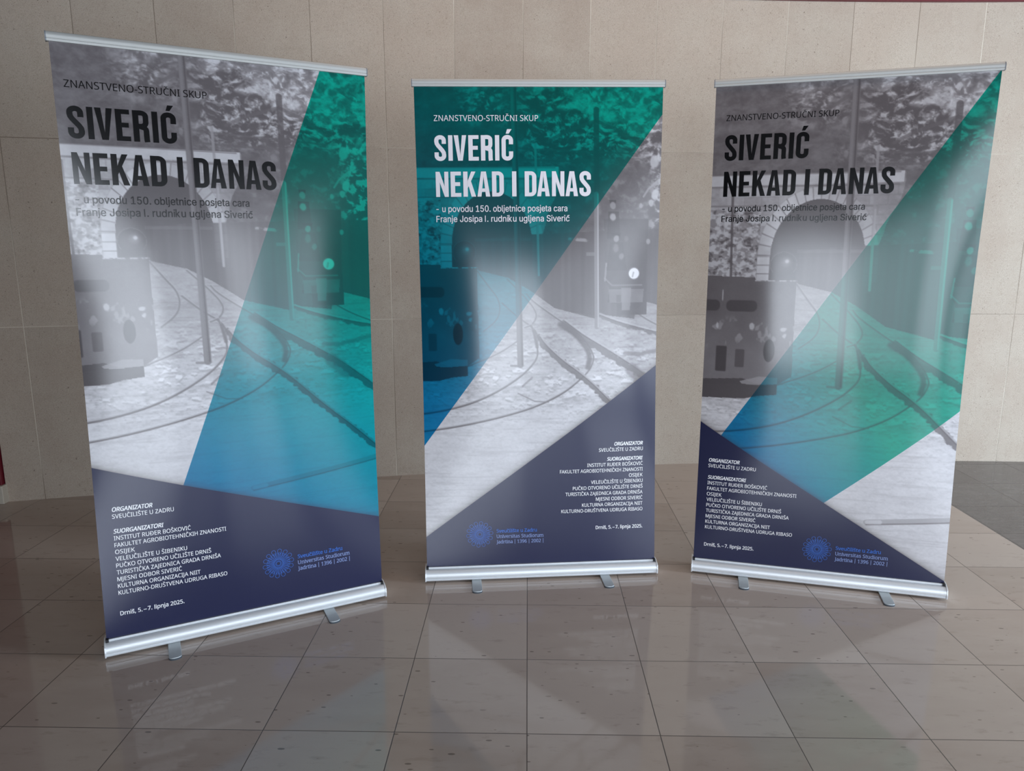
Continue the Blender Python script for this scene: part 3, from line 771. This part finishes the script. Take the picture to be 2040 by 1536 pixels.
# ------------------------------------------------------------------ roll-up banners
HS, ZB = 1.98648, 0.0611
NU, NV = 400, 780
def lift(V2, F2):
    """height of the ink above the sheet; pieces that overlap lie at slightly different heights"""
    par = np.arange(len(V2))
    def root(i):
        while par[i] != i: par[i] = par[par[i]]; i = par[i]
        return i
    for f in F2:
        r0 = root(f[0])
        for i in f[1:]: par[root(i)] = r0
    rt = np.array([root(i) for i in range(len(V2))])
    _, comp = np.unique(rt, return_inverse=True)
    return .0005 + .0007 * ((comp * .61803) % 1.0)
def banner(label, pose, photo_map, mat, curl, letters, head_ink):
    x, y, yaw, tx, ty, yt, dh, _, tr = pose
    root = bpy.data.objects.new('retractable_banner', None); COL.objects.link(root)
    root.empty_display_size = 0.2
    root.location = (x, y, 0); root.rotation_euler = (0, 0, yaw)
    root['label'] = label; root['category'] = 'banner'; root['group'] = 'pull-up banners in front of the stone wall'
    a = yt - yaw
    ex, ey, ez = math.cos(a) * math.cos(tr), math.sin(a) * math.cos(tr), math.sin(tr)
    H = HS + dh
    amp_l, amp_r, power = curl
    def P(u, v):
        s = np.asarray(u, float) - .5; t = 1 - np.asarray(v, float) / HS
        A = np.sin(PI * np.clip(t, 0, 1)) ** 1.3
        amp = np.where(s < 0, amp_l, amp_r); sb = s * (1 - (.002 + .11 * amp) * A)
        X = (1 - t) * sb + t * (tx + sb * ex); Yy = t * (ty + s * ey); Z = ZB + t * H + t * s * ez
        Yy = Yy + A * (amp * np.abs(2 * s) ** power - .125 * (amp_l + amp_r))
        # slight ripples of the vinyl
        Yy = Yy + 0.0012 * A * np.sin(7 * t + 3.1 * s * 6) * (1 - np.abs(2 * s))
        return np.stack([X, Yy, Z], -1)
    def N(u, v, e=2e-3):
        du = P(np.asarray(u) + e, v) - P(np.asarray(u) - e, v); dv = P(u, np.asarray(v) + e) - P(u, np.asarray(v) - e)
        n = np.cross(dv, du); n /= np.linalg.norm(n, axis=-1, keepdims=True)
        return np.where(n[..., 1:2] > 0, -n, n)
    # sheet front
    u = np.linspace(0, 1, NU + 1); v = np.linspace(0, HS, NV + 1)
    UU, VV = np.meshgrid(u, v)
    pts = P(UU, VV).reshape(-1, 3); nor = N(np.clip(UU, .003, .997), np.clip(VV, .003, HS - .003)).reshape(-1, 3)
    idx = np.arange((NU + 1) * (NV + 1)).reshape(NV + 1, NU + 1)
    quads = np.stack([idx[:-1, :-1], idx[1:, :-1], idx[1:, 1:], idx[:-1, 1:]], -1).reshape(-1, 4)
    mu, mv = photo_map(UU, VV); lum = photo_at(mu, mv).reshape(-1)
    uvs = np.stack([UU, VV], -1).reshape(-1, 2)
    loops = [quads.reshape(-1)]; sizes = [np.full(len(quads), 4)]; mats = [np.zeros(len(quads), int)]
    allp, alln, alll, alluv = [pts], [nor], [lum], [uvs]; n0 = len(pts)
    # sheet back, half a millimetre behind
    ub, vb = np.meshgrid(np.linspace(0, 1, 61), np.linspace(0, HS, 121))
    pb = P(ub, vb); nb = N(np.clip(ub, .003, .997), np.clip(vb, .003, HS - .003)); pb = (pb - nb * .0015).reshape(-1, 3)
    ib = np.arange(121 * 61).reshape(121, 61) + n0
    qb = np.stack([ib[:-1, :-1], ib[:-1, 1:], ib[1:, 1:], ib[1:, :-1]], -1).reshape(-1, 4)
    loops.append(qb.reshape(-1)); sizes.append(np.full(len(qb), 4)); mats.append(np.full(len(qb), 1))
    allp.append(pb); alln.append(-nb.reshape(-1, 3)); alll.append(np.zeros(len(pb))); alluv.append(np.stack([ub, vb], -1).reshape(-1, 2)); n0 += len(pb)
    inks = [head_ink, INK_WHITE, INK_BLUE, INK_PALE]
    for k, (gi, (V2, F2)) in enumerate(letters):
        p = P(V2[:, 0], V2[:, 1]); nn = N(V2[:, 0], V2[:, 1])
        p = p + nn * lift(V2, F2)[:, None]
        fl, fs = [], []
        for f in F2:
            q = V2[list(f)]
            ar = np.sum(q[:, 0] * np.roll(q[:, 1], -1) - np.roll(q[:, 0], -1) * q[:, 1])
            f = f if ar < 0 else f[::-1]
            fl += [i + n0 for i in f]; fs.append(len(f))
        loops.append(np.array(fl)); sizes.append(np.array(fs)); mats.append(np.full(len(fs), 2 + gi))
        allp.append(p); alln.append(nn); alll.append(np.zeros(len(p))); alluv.append(V2); n0 += len(p)
    allp, alln, alll, alluv = map(np.concatenate, (allp, alln, alll, alluv))
    loops, sizes, mats = map(np.concatenate, (loops, sizes, mats))
    me = bpy.data.meshes.new('banner_sheet')
    me.vertices.add(len(allp)); me.vertices.foreach_set('co', allp.astype(np.float32).reshape(-1))
    me.loops.add(len(loops)); me.loops.foreach_set('vertex_index', loops.astype(np.int32))
    me.polygons.add(len(sizes))
    me.polygons.foreach_set('loop_start', np.concatenate([[0], np.cumsum(sizes)[:-1]]).astype(np.int32))
    me.polygons.foreach_set('material_index', mats.astype(np.int32))
    me.polygons.foreach_set('use_smooth', np.ones(len(sizes), bool))
    uvl = me.uv_layers.new(name='print'); uvl.data.foreach_set('uv', alluv[loops].astype(np.float32).reshape(-1))
    att = me.attributes.new('photo', 'FLOAT', 'POINT'); att.data.foreach_set('value', alll.astype(np.float32))
    for mm in [mat, SHEET_BACK] + inks: me.materials.append(mm)
    me.update(calc_edges=True)
    me.normals_split_custom_set_from_vertices(alln.astype(np.float32))
    so = bpy.data.objects.new('banner_sheet', me); COL.objects.link(so); so.parent = root
    # top rail: clamp profile with a rounded front, a fine lower lip and an end cap at each end
    prof = [(-.0085, -.004), (-.0100, .000), (-.0100, .003), (-.0085, .0045), (-.0105, .009), (-.0110, .014), (-.0098, .019), (-.0065, .0235), (0, .0255), (.0065, .0235), (.0098, .019), (.0105, .009), (.0100, -.004)]
    V, F = extrude_profile(prof, -.505, .505)
    rail = mesh_obj('top_rail', V, F, ALU_SATIN, root)
    soften(rail)
    rail.location = (tx, ty, ZB + H)
    rail.rotation_euler = (0, -tr, a)
    for s in (-1, 1):
        V, F = extrude_profile([(yy * 1.06, zz * 1.02 - .0002) for yy, zz in prof], min(s * .505, s * .5085), max(s * .505, s * .5085))
        mesh_obj('end_cap', V, F, CAPGREY, rail)
    # cassette: rounded aluminium housing with a groove near the foot, dark slot and a bright lip under the sheet
    prof = [(-.026, .0085), (-.0325, .0090), (-.0345, .0120), (-.0345, .0150), (-.0325, .0165), (-.0325, .0180), (-.0350, .0205), (-.0362, .0270), (-.0352, .0350), (-.0315, .0430), (-.0255, .0490), (-.0180, .0525), (-.0120, .0530),
            (-.0120, .0470), (-.0070, .0470), (-.0070, .0610), (-.0030, .0612), (-.0030, .0520), (.0040, .0520), (.0040, .0610), (.020, .0600), (.040, .0560), (.058, .0470), (.068, .0340), (.070, .0200), (.066, .0100), (.058, .0085)]
    V, F = extrude_profile(prof, -.503, .503)
    cas = mesh_obj('cassette', V, F, ALU, root)
    soften(cas)
    capp = [(-.0375, .0078), (-.0385, .0270), (-.0345, .0440), (-.0260, .0510), (-.0180, .0550), (.0060, .0630), (.022, .0620), (.042, .0580), (.060, .0490), (.0705, .0350), (.0725, .0200), (.068, .0080)]
    for s in (-1, 1):
        V, F = extrude_profile(capp, min(s * .503, s * .508), max(s * .503, s * .508))
        c = mesh_obj('end_cap', V, F, ALU, cas); bevel(c, .001)
        bx = s * .4975
        V, F = box_vf(bx - .0045, bx + .0045, -.0140, .0030, .0530, .0640)
        mesh_obj('slot_plug', V, F, BLACKP, cas)
    # two swing-out feet with a rounded rubber toe
    for fx in (-.288, .272):
        w, L = .0205, .150; t = .0055
        ol = [(-w, .14)] + [(-w, -L + w)] + [(w * math.cos(PI + PI * i / 12), -L + w + .6 * w * math.sin(PI + PI * i / 12)) for i in range(1, 12)] + [(w, -L + w), (w, .14)]
        n = len(ol); V = [(fx + px, py, .0025) for px, py in ol] + [(fx + px, py, .0025 + t) for px, py in ol]
        F = [tuple(range(n))[::-1], tuple(range(n, 2 * n))] + [(i, (i + 1) % n, n + (i + 1) % n, n + i) for i in range(n)]
        ft = bevel(mesh_obj('foot', V, F, STEEL, root), .0012)
        w2 = w * 1.04
        ol = [(-w2, -L + w + .002)] + [(w2 * math.cos(PI + PI * i / 12), -L + w - .001 + .68 * w2 * math.sin(PI + PI * i / 12)) for i in range(1, 12)] + [(w2, -L + w + .002)]
        n = len(ol); V = [(fx + px, py, 0) for px, py in ol] + [(fx + px, py, .0046) for px, py in ol]
        F = [tuple(range(n))[::-1], tuple(range(n, 2 * n))] + [(i, (i + 1) % n, n + (i + 1) % n, n + i) for i in range(n)]
        mesh_obj('rubber_toe', V, F, RUBBER, ft)
        V, F = box_vf(fx - .015, fx + .015, .095, .125, 0, .0025)
        mesh_obj('rubber_pad', V, F, RUBBER, ft)
    # support pole behind the sheet, from cassette to rail
    p0, p1 = Vector((0, .045, .050)), Vector((tx, ty + .022, ZB + H + .012))
    def tube(a_, b_, r, n=14):
        d = (b_ - a_).normalized(); s_ = d.cross(Vector((1, 0, 0))).normalized(); t_ = d.cross(s_)
        V = [c + r * (math.cos(2 * PI * i / n) * s_ + math.sin(2 * PI * i / n) * t_) for c in (a_, b_) for i in range(n)]
        F = [(i, (i + 1) % n, n + (i + 1) % n, n + i) for i in range(n)] + [tuple(range(n))[::-1], tuple(range(n, 2 * n))]
        return V, F
    mid1, mid2 = p0.lerp(p1, .34), p0.lerp(p1, .67)
    V, F = join_vf([tube(p0, mid1, .0085), tube(mid1, mid2, .0075), tube(mid2, p1, .0065)])
    mesh_obj('support_pole', V, F, ALU_SATIN, root)
    return root

# three prints of one photograph, each cropped and overlaid in its own way
letL = lettering(.029, 'L', .0495, 1.6350, .0248, 1.5325, 1.6105, 1.910, .595, 1.826)
letM = lettering(.0755, 'R', .9445, 1.5620, .0253, 1.4725, 1.5380, 1.842, .2295, 1.849)
letR = lettering(.045, 'L', .0425, 1.6475, .0250, 1.5460, 1.6225, 1.9275, .506, 1.893)
mat_l = print_material('print with steep teal stripe', line_through((.006, 1.373), (.989, 1.706)),
                       [line_through((.281, 1.470), (.834, 0))], ((.35, 1.55), (.95, .75)))
mat_m = print_material('print with teal upper left half', line_through((.004, 1.852), (.984, 1.142)),
                       [line_through((1.0, .108), (.012, 1.444))], ((.02, 1.30), (.75, .10)))
mat_r = print_material('print with teal kite', line_through((.010, 1.378), (.992, 1.973)),
                       [line_through((.086, 1.428), (.997, .002)), line_through((.980, 1.290), (.516, 1.687))], ((.20, 1.45), (.62, 1.20)))
banner('left pull-up banner with black title and a steep teal stripe along its right edge',
       (-0.9841, 2.5862, 0.4685, 0.0254, 0.06, 0.4953, -0.0011, 0.0, -0.0013),
       lambda u, v: (.184 + (u - .181) / .925, .644 + (v - .603) / .9), mat_l, (.046, .032, 2.2), letL, INK_BLACK)
banner('middle pull-up banner with white title on a teal upper left half',
       (0.1316, 2.9907, 0.084, -0.0126, 0.0993, 0.0656, 0.0003, 0.0, 0.0102),
       lambda u, v: (u, v), mat_m, (.048, .034, 2.2), letM, INK_TITLE)
banner('right pull-up banner with black title and a teal kite above a white corner',
       (1.2908, 2.9205, -0.2585, -0.0029, 0.0338, -0.2678, 0.0008, 0.0, 0.0056),
       lambda u, v: (.184 + (u - .2935) / 1.07, .644 + (v - .693) / 1.05), mat_r, (.042, .046, 3.3), letR, INK_BLACK)
